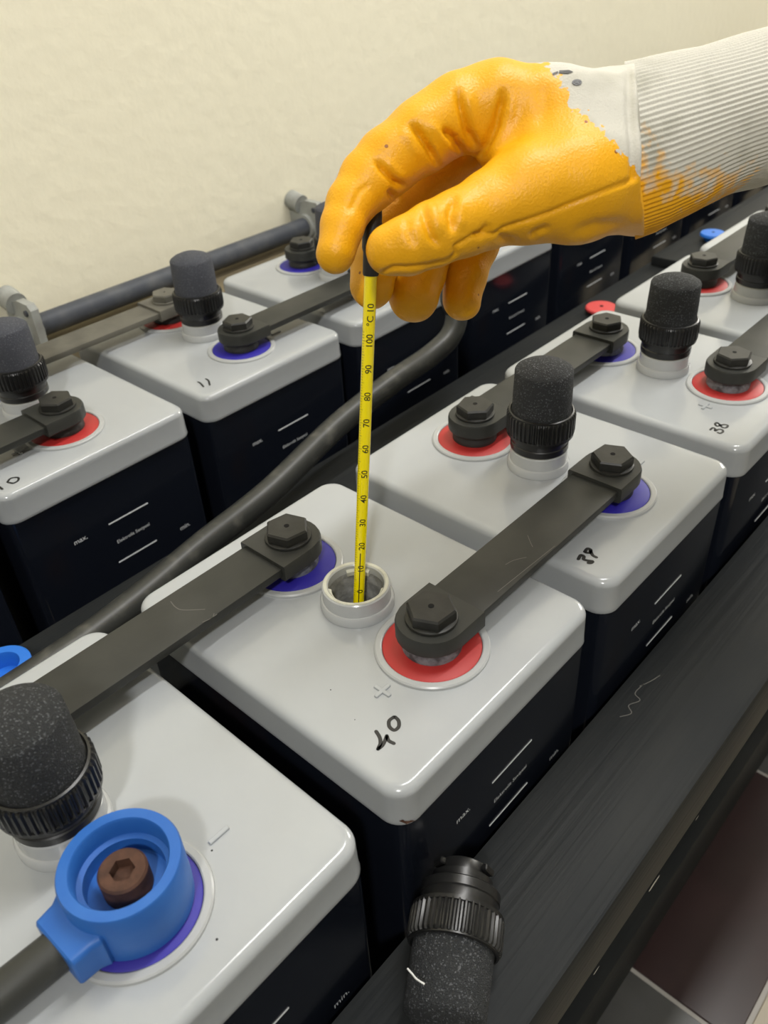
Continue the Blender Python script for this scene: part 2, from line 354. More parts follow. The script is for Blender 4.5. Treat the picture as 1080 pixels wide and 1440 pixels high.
# ---------------------------------------------------------------- battery cell meshes
HX, HY, RC, SK = 0.082, 0.1035, 0.012, 0.0245
PITCH = 0.18; PS = 0.054; ROWY = 0.3721
def lid_mesh():
    bm = bmesh.new(); rings = []
    FR = 0.0048
    def rg(ins, z, r): return [(x, y, z) for x, y in rrect(HX - ins, HY - ins, r)]
    rings.append(rg(.004, -SK, RC - .004)); rings.append(rg(.0004, -SK, RC)); rings.append(rg(0, -SK + .0012, RC))
    rings.append(rg(.0003, -SK + .003, RC)); rings.append(rg(.0006, -FR - .0015, RC)); rings.append(rg(.0006, -FR, RC))
    for k in range(1, 7):
        a = PI / 2 * k / 6; rings.append(rg(.0006 + FR * (1 - math.cos(a)), -FR + FR * math.sin(a) - .0004, RC - FR * .55 * (1 - math.cos(a))))
    rings.append(rg(.0006 + FR + .0012, -.0003, RC - FR * .55 - .0008)); rings.append(rg(.014, 0, RC - .006))
    vr = bm_loft(bm, rings, cap0=False, cap1=False)
    hole = [bm.verts.new((.0172 * math.cos(2 * PI * i / 40), .0172 * math.sin(2 * PI * i / 40), 0)) for i in range(40)]
    he = [bm.edges.new((hole[i], hole[(i + 1) % 40])) for i in range(40)]
    top = vr[-1]; te = [bm.edges.get((top[i], top[(i + 1) % len(top)])) for i in range(len(top))]
    bmesh.ops.triangle_fill(bm, edges=he + te, use_beauty=True)
    return finish(bm, 'lid', 'lid', 40)
LID = lid_mesh()
def case_mesh():
    bm = bmesh.new(); hx, hy = HX - .0022, HY - .0018
    zs = [(-.47, .002), (-.468, 0), (-.03, 0), (-SK + .0002, 0.0)]
    bm_loft(bm, [[(x, y, z) for x, y in rrect(hx - i, hy - i, .006, 4)] for z, i in zs], True, False); return finish(bm, 'case', 'case', 40)
CASE = case_mesh()
NECK = lathe_me('vent_neck', 'neck', [(.0172, -.03), (.0172, .0), (.0208, .0002), (.0208, .0045), (.0200, .0058), (.0192, .0060), (.0190, .0140), (.0184, .0146), (.0162, .0146), (.0156, .0140), (.0156, -.03)], 56, False, False)
RIM = lathe_me('neck_rim', 'neck_rim', [(.0183, .0144), (.0181, .0150), (.0165, .0150), (.0161, .0146), (.0161, .0142)], 56, False, False)
PIT = lathe_me('inner_well', 'sediment', [(.0154, .0095), (.0154, -.045), (.0146, -.075)], 40, False, False)
def notch_me():
    bm = bmesh.new()
    for a0 in (0.25, 2.35, 4.45):
        rings = []
        for k in range(9):
            a = a0 + .9 * k / 8; c, s = math.cos(a), math.sin(a)
            rings.append([(r * c, r * s, z) for r, z in ((.0158, .0085), (.0138, .0085), (.0138, .0112), (.0158, .0122))])
        bm_loft(bm, rings)
    return finish(bm, 'bayonet_lug', 'neck_rim', 40)
NOTCH = notch_me()
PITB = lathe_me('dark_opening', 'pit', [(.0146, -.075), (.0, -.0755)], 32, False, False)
SRING = lathe_me('seal_ring', 'seal_ring', [(.0308, -.0002), (.0306, .0013), (.0298, .0020), (.0272, .0022), (.0266, .0018), (.0262, .0004)], 64, False, False)
SDISC = {c: lathe_me('seal_disc', c, [(.0263, -.0002), (.0262, .0013), (.0255, .0017), (.0150, .0022), (.0, .0022)], 64, False, False) for c in ('red_seal', 'blue_seal')}
POLE = lathe_me('pole', 'lead', [(.0160, .0022), (.0162, .0045), (.0150, .0070), (.0148, .0102)], 40, False, True)
SLV = lathe_me('pole', 'sleeve_black', [(.0158, .0022), (.0158, .0050), (.0150, .0062), (.0148, .0102)], 40, False, True)
TXT_MAX = text_me('level_text', 'print', 'max.', .0062); TXT_MIN = text_me('level_text', 'print', 'min.', .0062); TXT_EL = text_me('level_text', 'print', 'Elektrolit Seviyesi', .0044)
LINE = box_me('level_line', 'print', -.0185, .0185, -.0001, .0001, -.00055, .00055)
def mark_me(plus):
    bm = bmesh.new(); bm_box(bm, -.0052, .0052, -.0011, .0011, -.0002, .0011, bevel=.0003, seg=1)
    if plus: bm_box(bm, -.0011, .0011, -.0052, .0052, -.0002, .00105, bevel=.0003, seg=1)
    return finish(bm, 'polarity_mark', 'lid')
MARK = {True: mark_me(True), False: mark_me(False)}
CELLZ = -.47
def cell(x, row, front_red, label, group):
    """front_red: the pole nearer the aisle has the red seal"""
    y = ROWY * row; z = -.0037 * row
    t = empty('battery_cell', (x, y, z + CELLZ)); tag(t, label, 'battery', group)
    up = (0, 0, -CELLZ)
    obj('case', CASE, t, up); lid = obj('lid', LID, t, up); nk = obj('vent_neck', NECK, t, up); obj('neck_rim', RIM, nk)
    if not row and abs(x) < .01:
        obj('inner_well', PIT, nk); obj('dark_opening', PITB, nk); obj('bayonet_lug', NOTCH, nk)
    for sg, red in ((-1, front_red), (1, not front_red)):
        d = obj('seal_disc', SDISC['red_seal' if red else 'blue_seal'], t, (0, sg * PS, -CELLZ)); d['label'] = ('red' if red else 'blue') + ' plastic seal disc around the pole'
        obj('seal_ring', SRING, d); obj('pole', POLE if (row == 0 and front_red) else SLV, d)
    mk = obj('polarity_mark', MARK[front_red], t, (-.0395 if front_red else .041, -.0545, -CELLZ))
    fy = -HY + .0017 - .00012
    for nm, me, lx, lz in (('level_line', LINE, .009, -.0642), ('level_line', LINE, .008, -.1022), ('level_text', TXT_MAX, -.0345, -.0640), ('level_text', TXT_MIN, .0555, -.1045), ('level_text', TXT_EL, .0085, -.0835)):
        obj(nm, me, t, (lx, fy, lz - CELLZ), (PI / 2, 0, 0) if nm == 'level_text' else (0, 0, 0))
    return t
DX41 = -.0045
CELLS = {}
def fx(n): return (40 - n) * PITCH + (DX41 if n == 41 else 0)
def bx(n): return (n - 10) * PITCH + .0025
flab = {41: 'grey-lidded battery cell with the blue cable cover on its front pole', 40: 'battery cell marked 40 with the thermometer in its open vent',
        39: 'battery cell marked 39 with blue front seal and red rear seal', 38: 'battery cell marked 38 with red front seal, beside cell 39',
        37: 'unmarked battery cell next to cell 38, away from cell 39', 36: 'battery cell two places beyond cell 38 in the aisle row', 35: 'battery cell three places beyond cell 38 in the aisle row'}
for n in range(35, 42): CELLS[n] = cell(fx(n), 0, n % 2 == 0, flab[n], 'battery cells in the aisle row')
for n in range(9, 19):
    lb = {9: 'battery cell beside cell 10 on the side away from cell 11, wall row', 10: 'battery cell marked 10 with red front seal in the wall row', 11: 'battery cell marked 11 with blue front seal in the wall row',
          12: 'unmarked wall-row battery cell linked to cell 11 by a black bar', 13: 'wall-row battery cell with the thick black cable on its front pole'}.get(n, 'dark battery cell of the wall row behind the gloved hand')
    CELLS[n] = cell(bx(n), 1, n % 2 == 0, lb, 'battery cells in the wall row')

# handwritten numbers (marker strokes traced onto the lid plane)
def numbers(n, strokes, ox, oy, sc, wd, z=0.0):
    c = CELLS[n]; bm = bmesh.new()
    for st in strokes:
        ribbon(bm, [(PZ(ox + a / sc, oy + b / sc, z)[:2] - np.array(c.location[:2])) for a, b in st], wd, z - c.location.z)
    o = obj('handwritten_number', finish(bm, 'handwritten_number', 'marker', 0), c); o['label'] = 'black marker number %d' % n
numbers(40, [[(356, 895), (374, 925), (378, 955), (366, 984)], [(366, 984), (388, 966), (402, 940), (410, 918)], [(410, 918), (420, 942), (446, 956)],
             [(446, 822), (422, 842), (424, 872), (448, 889), (470, 872), (470, 842), (452, 822)]], 430, 780, 3.6, .0019)
numbers(39, [[(120, 815), (132, 795), (148, 802), (146, 815), (165, 822), (192, 826), (184, 834), (170, 834)], [(152, 778), (166, 762), (182, 768), (180, 782), (162, 782), (152, 778)], [(180, 770), (192, 795), (211, 806)]], 780, 560, 3.6, .0021)
numbers(38, [[(788, 160), (800, 150), (812, 155), (812, 166), (830, 158), (848, 160), (852, 170), (838, 178), (826, 174)], [(838, 136), (822, 124), (812, 132), (822, 142), (838, 138), (856, 134), (876, 138), (868, 150), (848, 148), (838, 136)]], 780, 560, 3.6, .0017)
numbers(11, [[(138, 566), (150, 572), (166, 590)], [(178, 550), (192, 560), (198, 582)]], 240, 380, 3.6, .0017, -.0037)
numbers(10, [[(38, 856), (54, 838), (90, 834), (92, 848), (68, 862), (40, 858)], [(-8, 878), (12, 892)]], 0, 440, 3.6, .0017, -.0037)

# brown stain on the near corner of lid 40, dark specks on lid 41
bml = bmesh.new(); bml.from_mesh(LID)
for v in bml.verts: v.co = v.co + Vector((fx(40), 0, 0))
bvh = BVHTree.FromBMesh(bml)
bm = bmesh.new(); pts = []
for a, b in ((561, 1153), (566, 1151), (571, 1155), (577, 1152), (583, 1153), (581, 1158), (576, 1161), (568, 1162), (561, 1161)):
    h = bvh.ray_cast(Vector(CAM), Vector(ray(a, b)).normalized())
    if h[0]: pts.append(bm.verts.new(h[0] + h[1] * .0006 - CELLS[40].location))
c = bm.verts.new(bvh.ray_cast(Vector(CAM), Vector(ray(571, 1157)).normalized())[0] + Vector((-.0006, -.0008, .0004)) - CELLS[40].location)
for i in range(len(pts)): bm.faces.new((pts[i], pts[(i + 1) % len(pts)], c))
obj('brown_stain', finish(bm, 'brown_stain', 'rust', 0), CELLS[40]); bml.free()
for n, spots in ((41, ((298, 1196, .0005), (305, 1321, .0006), (520, 1072, 0))), (40, ((465, 970, .0004), (499, 1012, .0003)))):
    for a, b, r in spots:
        if r == 0: continue
        p = PZ(a, b, .0) - np.array(CELLS[n].location)
        obj('ink_speck', lathe_me('ink_speck', 'marker', [(r, 0), (r * .6, .0001), (0, .00012)], 8, False, False), CELLS[n], tuple(p))

# ---------------------------------------------------------------- connectors
def stadium(L, hw, r_end, n=14):
    """half pad: rounded end around the pole at the origin, straight to x = L"""
    pts = []
    for i in range(n + 1):
        a = PI / 2 + PI * i / n; pts.append((r_end * math.cos(a), hw * math.sin(a)))
    pts += [(L, -hw), (L, hw)]
    return pts
def pad_me():
    bm = bmesh.new(); rings = []
    for s, z in ((.93, .0100), (1.0, .0112), (1.0, .0192), (.965, .0206)):
        rings.append([(x * (s if x < 0 else 1), y * s, z) for x, y in stadium(.0205, .0190, .0190)])
    bm_loft(bm, rings); return finish(bm, 'end_pad', 'bar', 30)
PAD = pad_me()
def bolt_me():
    bm = bmesh.new()
    bm_lathe(bm, [(.0135, .0204), (.0138, .0212), (.0136, .0222), (.0126, .0226)], 40)
    hexr = lambda r, z, i, n: r
    bm_lathe(bm, [(.0128, .0224), (.0132, .0230), (.0132, .0278), (.0122, .0289), (.0012, .0289), (.0010, .0278)], 6, True, True)
    return finish(bm, 'bolt', 'bolt', 25)
BOLT = bolt_me()
PIN = lathe_me('test_hole', 'pit', [(.0016, .0288), (.0016, .02905), (.0, .02902)], 12, False, False)
def bar_me(L, material='bar'):
    bm = bmesh.new(); bm_box(bm, .012, L - .012, -.0164, .0164, .0128, .0182, bevel=.0010, seg=2)
    return finish(bm, 'bar', material, 35)
BARS = {}
def connector(xa, xb, y, z, label, material='bar', seed=0):
    L = round(xb - xa, 4); key = (L, material)
    if key not in BARS: BARS[key] = bar_me(L, material)
    t = empty('cell_connector', (xa, y, z)); tag(t, label, 'connector', 'bars linking battery cells')
    obj('bar', BARS[key], t)
    rnd = random.Random(seed)
    for lx, rz in ((0, 0), (L, PI)):
        pd = PAD
        p = obj('end_pad', pd, t, (lx, 0, 0), (0, 0, rz))
        if material != 'bar':
            p.data = PADD
        b = obj('bolt', BOLT if material == 'bar' else BOLTD, p, (0, 0, 0), (0, 0, rnd.uniform(0, 1.0))); 
        if material == 'bar': obj('test_hole', PIN, p)
    return t
PADD = PAD.copy(); PADD.materials.clear(); PADD.materials.append(M['dusty_bar'])
BOLTD = BOLT.copy(); BOLTD.materials.clear(); BOLTD.materials.append(M['dusty_bar'])
c4140 = connector(fx(41), fx(40), PS, 0, 'black bar linking the blue-sealed rear pole of cell 40 to the cable-cover cell', seed=1)
c4039 = connector(fx(40), fx(39), -PS, 0, 'black bar linking red front pole of cell 40 to cell 39', seed=2)
connector(fx(39), fx(38), PS, 0, 'black bar linking rear poles of cells 39 and 38', seed=3)
connector(fx(38), fx(37), -PS, 0, 'black bar bolted to the red front pole of cell 38', seed=4)
connector(fx(37), fx(36), PS, 0, 'black bar bolted to red rear pole beyond cell 38', seed=5)
connector(fx(36), fx(35), -PS, 0, 'black bar on front poles two cells beyond cell 38', seed=6)
ZB = -.0037
connector(bx(9), bx(10), ROWY - PS, ZB, 'wall-row bar bolted to cell 10 at its red front seal', seed=7)
connector(bx(10), bx(11), ROWY + PS, ZB, 'dusty grey bar linking rear poles of cells 10 and 11 below the wall pipe', 'dusty_bar', seed=8)
connector(bx(11), bx(12), ROWY - PS, ZB, 'black bar running from the blue front pole of cell 11', seed=9)
connector(bx(12), bx(13), ROWY + PS, ZB, 'black bar on blue rear pole under the wall pipe bracket', seed=10)
for a, b, sg in ((14, 15, 1), (15, 16, -1), (16, 17, 1), (17, 18, -1)):
    connector(bx(a), bx(b), ROWY + sg * PS, ZB, 'black connector bar of the wall row behind the gloved hand', seed=a)
# scuffs on the two near bars
def scuff(con, strokes, wd):
    bm = bmesh.new()
    for st in strokes: ribbon(bm, [PZ(a, b, .0182)[:2] - np.array(con.location[:2]) for a, b in st], wd, .0182)
    obj('scratch', finish(bm, 'scratch', 'scratch', 0), con)
scuff(c4140, [[(285, 875), (292, 872), (299, 868), (301, 863)], [(296, 870), (305, 864)], [(240, 846), (247, 854), (258, 858), (288, 857)]], .0005)
scuff(c4039, [[(711, 794), (720, 789), (730, 786), (740, 784)], [(742, 753), (746, 763), (749, 769)], [(700, 832), (780, 768)]], .0004)

# ---------------------------------------------------------------- vent plugs
TEETH = 44
def knurl(r, z, i, n): return r * (1.0 if (i % 4) in (0, 1) else 0.955)
KN = lathe_me('collar', 'black_plastic', [(.0195, .0268), (.0222, .0278), (.0226, .0295), (.0226, .0410), (.0218, .0424), (.0196, .0424)], TEETH * 4, True, True, 20, knurl)
LIP = lathe_me('collar_lip', 'black_plastic', [(.0212, .0262), (.0222, .0266), (.0222, .0285), (.0205, .0290)], 64, True, True)
LIPT = lathe_me('collar_lip', 'black_plastic', [(.0200, .0420), (.0213, .0423), (.0213, .0432), (.0203, .0436), (.0195, .0428)], 64, False, False)
BASEP = lathe_me('base', 'black_plastic', [(.0150, .0100), (.0150, .0148), (.0186, .0152), (.0194, .0160), (.0194, .0200), (.0188, .0206), (.0190, .0212), (.0190, .0266)], 56, True, True)
FOAM = lathe_me('filter_dome', 'foam', [(.0192, .0425), (.0191, .055), (.0186, .0712), (.0180, .0722), (.0150, .0742), (.0095, .0764), (.0045, .0775), (.0, .0778)], 56, True, False, 40)
BAYO = None
FOAMD = FOAM.copy(); FOAMD.materials.clear(); FOAMD.materials.append(M['foam_dusty_lit'])
def plug(x, y, z, label, dusty=False):
    t = empty('vent_plug', (x, y, z)); tag(t, label, 'vent plug', 'black vent plugs')
    a = random.uniform(0, 1)
    cl = obj('collar', KN, t, rot=(0, 0, a)); obj('collar_lip', LIP, cl); obj('collar_lip', LIPT, cl)
    obj('base', BASEP, t); obj('filter_dome', FOAMD if dusty else FOAM, t)
    return t
for n in (41, 39, 38, 37, 36, 35):
    plug(fx(n), 0, 0, {41: 'black foam vent plug beside the blue cable cover', 39: 'black foam vent plug between red rear and blue front seals of cell 39', 38: 'black foam vent plug on the cell marked 38, near the loose red cap', 37: 'black foam vent plug on the unmarked cell next to cell 38', 36: 'black foam vent plug two cells beyond cell 38', 35: 'black foam vent plug three cells beyond cell 38'}[n])
for n in range(9, 19):
    plug(bx(n), ROWY, ZB, {9: 'dusty vent plug on the cell beside cell 10, away from 11', 10: 'dusty dark grey vent plug standing on cell 10', 11: 'dusty dark grey vent plug standing on cell 11 before the wall pipe'}.get(n, 'dark vent plug of the wall row behind the gloved hand'), True)
# the plug taken out of cell 40, lying on the front rail
lp = plug(0, 0, 0, 'loose black vent plug lying on its side on the front rail')
obj('bayonet', lathe_me('bayonet', 'black_plastic', [(.0118, .0035), (.0125, .0045), (.0125, .0105)], 28), lp)
for k in range(3):
    bm = bmesh.new(); bm_box(bm, .0120, .0152, -.004, .004, .0045, .0078, bevel=.0006, seg=1)
    obj('bayonet_lug', finish(bm, 'bayonet_lug', 'black_plastic'), lp, rot=(0, 0, 2 * PI * k / 3 + .5))
ax = Vector((-.86, -.50, 0.0)).normalized(); tilt = math.asin((.0226 - .0188) / .036)
ax = (ax * math.cos(tilt) + Vector((0, 0, -math.sin(tilt)))).normalized()
q = ax.to_track_quat('Z', 'Y'); lp.rotation_mode = 'QUATERNION'; lp.rotation_quaternion = q
cpos = Vector((*PZ(641, 1309, -.0772)[:2], -.1 + .0237))                   # centre of the collar
lp.location = cpos - ax * .034
bm = bmesh.new()
for st in (((573, 1362), (580, 1370), (586, 1377), (597, 1384)), ((581, 1366), (583, 1374))):
    for a, b in zip(st, st[1:]):
        pass
lint_pts = [np.array(PZ(a, b, -.0585)) for a, b in ((573, 1362), (580, 1370), (586, 1377), (597, 1384))]
li = obj('lint', tube_me('lint', 'lint', catmull(lint_pts, 4), .00045, 6)); tag(li, 'short white thread stuck on the loose vent plug', 'thread')

# ---------------------------------------------------------------- cables and terminal covers
def cover_me(material):
    bm = bmesh.new()
    bm_lathe(bm, [(.0, .0112), (.0172, .0112), (.0172, .0036), (.0232, .0036), (.0236, .0100), (.0236, .0305), (.0230, .0316), (.0190, .0316), (.0184, .0306), (.0180, .0225), (.0158, .0220), (.0156, .0150), (.0, .0150)], 64, False, False)
    return finish(bm, 'cover', material, 35)
def snout_me(material):
    bm = bmesh.new(); rings = []
    for x, hw, z1 in ((-.0185, .0135, .0233), (-.0205, .0150, .0232), (-.0240, .0132, .0222), (-.0312, .0126, .0216), (-.0320, .0118, .0208)):
        rings.append([(x, y, (z1 + .0042) / 2 + zz) for y, zz in rrect(hw, (z1 - .0042) / 2, .003, 4)])
    bm_loft(bm, rings); return finish(bm, 'cover_snout', material, 40)
def socket_bolt_me():
    bm = bmesh.new(); prof = [(.0096, .0140), (.0096, .0255), (.0088, .0264)]
    rings = bm_lathe(bm, prof, 36, True, False)
    hx = [bm.verts.new((.0050 * math.cos(PI / 3 * i), .0050 * math.sin(PI / 3 * i), .0262)) for i in range(6)]
    hb = [bm.verts.new((.0048 * math.cos(PI / 3 * i), .0048 * math.sin(PI / 3 * i), .0215)) for i in range(6)]
    top = rings[-1]
    for i in range(6):
        seg = [top[(i * 6 + k) % 36] for k in range(7)]
        bm.faces.new(seg + [hx[(i + 1) % 6], hx[i]]); bm.faces.new((hx[i], hx[(i + 1) % 6], hb[(i + 1) % 6], hb[i]))
    bm.faces.new(hb); return finish(bm, 'socket_bolt', 'rust', 30)
SB = socket_bolt_me()
def cable(loc, path, r, cover_rot, clabel):
    t = empty('battery_cable', loc); tag(t, clabel, 'cable')
    obj('cable', tube_me('cable', 'cable', [np.array(p) - np.array(loc) for p in path], r), t)
    cv = obj('terminal_cover', cover_me('blue_cover'), t, rot=(0, 0, cover_rot)); cv['label'] = 'blue plastic pole cover'
    obj('cover_snout', snout_me('blue_cover'), cv); obj('socket_bolt', SB, cv, rot=(0, 0, .4))
    return t
p41 = np.array((fx(41), -PS, 0))
path = catmull([p41 + (-.022, .0, .0125), p41 + (-.034, .0006, .0125), p41 + (-.07, .003, .0115), p41 + (-.13, .008, .0095), p41 + (-.19, .012, .006), p41 + (-.26, .014, -.02), p41 + (-.32, .015, -.09)], 8)
cable(tuple(p41), path, .0082, 0.03, 'black cable with blue cover and rusty socket bolt on the near cell')
p13 = np.array((bx(13), ROWY - PS, ZB))
cp = [PZ(-80, 1034, -.0795), PZ(0, 980, -.0795), PZ(60, 940, -.0795), PZ(130, 892, -.079), PZ(210, 830, -.077), PZ(285, 766, -.070), PZ(378, 692, -.058), PZ(475, 598, -.044), PZ(555, 535, -.032), PZ(604, 501, -.028), PZ(633, 473, -.019), PZ(642, 442, -.003), PZ(634, 410, .016)]
e = p13 + (-.033, -.012, .0150); cp += [(cp[-1] + e) / 2 + (-.005, -.004, .022), e, p13 + (-.024, -.0085, .0140)]
cable(tuple(p13), catmull(cp, 8), .0104, 0.35, 'thick black cable rising from the middle rail behind the thermometer')

def cap(loc, r, h, material, name, label, hole):
    t = empty(name, loc); tag(t, label, 'cap', 'loose round caps on the middle rail')
    if hole: obj('shell', lathe_me('shell', material, [(r * .95, 0), (r, .002), (r, h), (r * .93, h + .001), (r * .62, h + .001), (r * .58, h * .9), (r * .56, .003), (0, .003)], 40, True, False), t)
    else:
        obj('shell', lathe_me('shell', material, [(r * .62, 0), (r * .62, h * .55), (r, h * .62), (r, h * .85), (r * .94, h), (r * .1, h + .0006), (0, h + .0006)], 40, True, False), t)
        obj('centre_hole', lathe_me('centre_hole', 'pit', [(r * .12, h + .0004), (r * .12, h + .0008), (0, h + .0008)], 12, False, False), t)
    return t
p = PZ(846, 430, -.081); cap((p[0], p[1], -.0899), .0185, .008, 'bright_red', 'terminal_cap', 'flat red round cap on the middle rail beside cell 38', False)
p = PZ(1003, 326, -.066); cap((p[0], p[1], -.0769), .0165, .010, 'bright_blue', 'terminal_cap', 'flat blue round cap on the raised plank by the glove cuff', False)
p = PZ(7, 940, -.076); cap((p[0], p[1] + .004, -.0899), .0185, .014, 'bright_blue', 'terminal_cap', 'blue hollow round cap on the middle rail near the cable', True)

# ---------------------------------------------------------------- wall pipe and brackets
pz = -.006; pyy = .53
wp = obj('wall_pipe', tube_me('wall_pipe', 'pipe', [np.array((X0 + .2, pyy, pz)), np.array((X1 - .2, pyy, pz))], .0112, 24)); tag(wp, 'grey pipe running along the cream wall behind the batteries', 'pipe')
def bracket(x, label):
    t = empty('pipe_bracket', (x, WY, pz)); tag(t, label, 'bracket', 'pipe brackets on the cream wall')
    bm = bmesh.new(); pts = [(-.0555, .026), (-.050, .031), (-.030, .031), (-.012, .024), (-.001, .030), (-.001, -.020), (-.012, -.016), (-.034, -.020), (-.050, -.024), (-.0555, -.019)]
    bm_loft(bm, [[(sx, y, z) for y, z in pts] for sx in (-.004, .004)])
    obj('plate', finish(bm, 'plate', 'bracket', 30), t)
    obj('boss', tube_me('boss', 'bracket', [np.array((0, -.020, .024)), np.array((0, -.001, .028))], .011, 20), t)
    obj('collar', tube_me('collar', 'bracket', [np.array((-.009, -.03, 0)), np.array((.009, -.03, 0))], .0150, 24), t)
    for y, z in ((-.046, .022), (-.046, -.014)):
        obj('screw', tube_me('screw', 'pipe', [np.array((-.006, y, z)), np.array((.006, y, z))], .0030, 12), t)
bracket(.088, 'grey pipe bracket with two screws on the wall behind cell 10')
bracket(.470, 'grey pipe bracket on the wall beside the index fingertip of the glove')
for xx in (.85, 1.20, 1.557, 1.917): bracket(xx, 'grey pipe bracket on the wall behind the arm')

# ---------------------------------------------------------------- thermometer
ta = PD(505, 828, .467); tb = PD(518, 478, .410); tdir = (tb - ta) / np.linalg.norm(tb - ta); unit = np.linalg.norm(tb - ta) / 100.0
th = empty('thermometer', tuple(ta)); tag(th, 'yellow glass thermometer with black cap dipped in the open vent of cell 40', 'thermometer')
zc = Vector(tdir); tocam = Vector(CAM - ta); yv = (tocam - zc * tocam.dot(zc)).normalized(); xv = yv.cross(zc)
rot = Matrix((xv, yv, zc)).transposed()
th.rotation_mode = 'QUATERNION'; th.rotation_quaternion = rot.to_quaternion()
TR = .0031
def top_at(py):           # distance along the stem for a picture row
    best = min(range(-400, 2400), key=lambda k: abs(720 + F * (R[1] @ (ta + tdir * k * 1e-4 - CAM)) / (R[2] @ (ta + tdir * k * 1e-4 - CAM)) - py)); return best * 1e-4
zt = top_at(386)
obj('stem', lathe_me('stem', 'thermo_yellow', [(.0, -.062), (.0016, -.061), (.0026, -.058), (TR, -.052), (TR, zt + .004)], 32, False, True, 50), th)
hs = .030
obj('cap', lathe_me('cap', 'thermo_cap', [(.0036, zt - .0005), (.0039, zt + .0005), (.0040, zt + .010), (.0046, zt + .012), (.0048, zt + .022), (.0043, zt + .024), (.0043, zt + .026), (.0040, zt + hs), (.0030, zt + hs + .001)], 24), th)
def wrap(me, z, a0, flip=False):
    """bend flat lettering round the stem: text x runs up the stem, text y across it"""
    b_ = bmesh.new(); b_.from_mesh(me); bmesh.ops.triangulate(b_, faces=b_.faces); bmesh.ops.subdivide_edges(b_, edges=b_.edges, cuts=4, use_grid_fill=True); b_.to_mesh(me); b_.free()
    for v in me.vertices:
        x, y = v.co.x, v.co.y; a = PI / 2 - a0 - y / TR
        v.co = ((TR + .00006) * math.cos(a), (TR + .00006) * math.sin(a), z + x)
    return me
for k in range(0, 11):
    obj('scale_number', wrap(text_me('scale_number', 'thermo_dark', str(k * 10), .0046, bold=.00006), k * 10 * unit, -.25), th)
obj('scale_number', wrap(text_me('scale_number', 'thermo_dark', '\u00b0C', .0046, bold=.00006), top_at(450), -.25), th)
obj('scale_number', wrap(text_me('scale_number', 'thermo_dark', '10', .0046, bold=.00006), top_at(432), -.25), th)
bm = bmesh.new()
for k in range(-2, 104):
    ln = .0024 if k % 10 == 0 else (.0019 if k % 5 == 0 else .0013); z = k * unit; a = PI / 2 - 1.15
    vs_ = [bm.verts.new(((TR + .00006) * math.cos(a + s * ln / TR), (TR + .00006) * math.sin(a + s * ln / TR), z + dz)) for s, dz in ((0, -.0001), (.5, -.0001), (1, -.0001), (1, .0001), (.5, .0001), (0, .0001))]
    bm.faces.new(vs_)
sm = obj('scale_marks', finish(bm, 'scale_marks', 'thermo_dark', 0), th); sm['kind'] = 'stuff'
bm = bmesh.new(); bm_box(bm, -.00028, .00028, TR - .0001, TR + .00008, -.05, 17 * unit); obj('liquid_column', finish(bm, 'liquid_column', 'thermo_dark', 0), th)

# ---------------------------------------------------------------- gloved hand and arm
def cpt(px, py, d): return np.array([(px - 540) / F * d, (py - 720) / F * d, d])
class Sdf:
    def __init__(s, lo, hi, h):
        s.h = h; s.lo = np.array(lo); s.n = np.ceil((np.array(hi) - s.lo) / h).astype(int) + 1
        g = [s.lo[i] + h * np.arange(s.n[i]) for i in range(3)]
        s.X, s.Y, s.Z = np.meshgrid(*g, indexing='ij', sparse=True)
        s.full = lambda: np.full(s.n, 1.0, dtype=np.float32)
    def cone(s, a, b, ra, rb, sq=None):
        ab = b - a; L2 = ab @ ab + 1e-12
        t = ((s.X - a[0]) * ab[0] + (s.Y - a[1]) * ab[1] + (s.Z - a[2]) * ab[2]) / L2
        t = np.clip(t, 0, 1)
        d = np.sqrt((s.X - a[0] - t * ab[0]) ** 2 + (s.Y - a[1] - t * ab[1]) ** 2 + (s.Z - a[2] - t * ab[2]) ** 2)
        return (d - (ra + (rb - ra) * t)).astype(np.float32)
def smin(a, b, k):
    h = np.clip(.5 + .5 * (b - a) / k, 0, 1); return b + (a - b) * h - k * h * (1 - h)
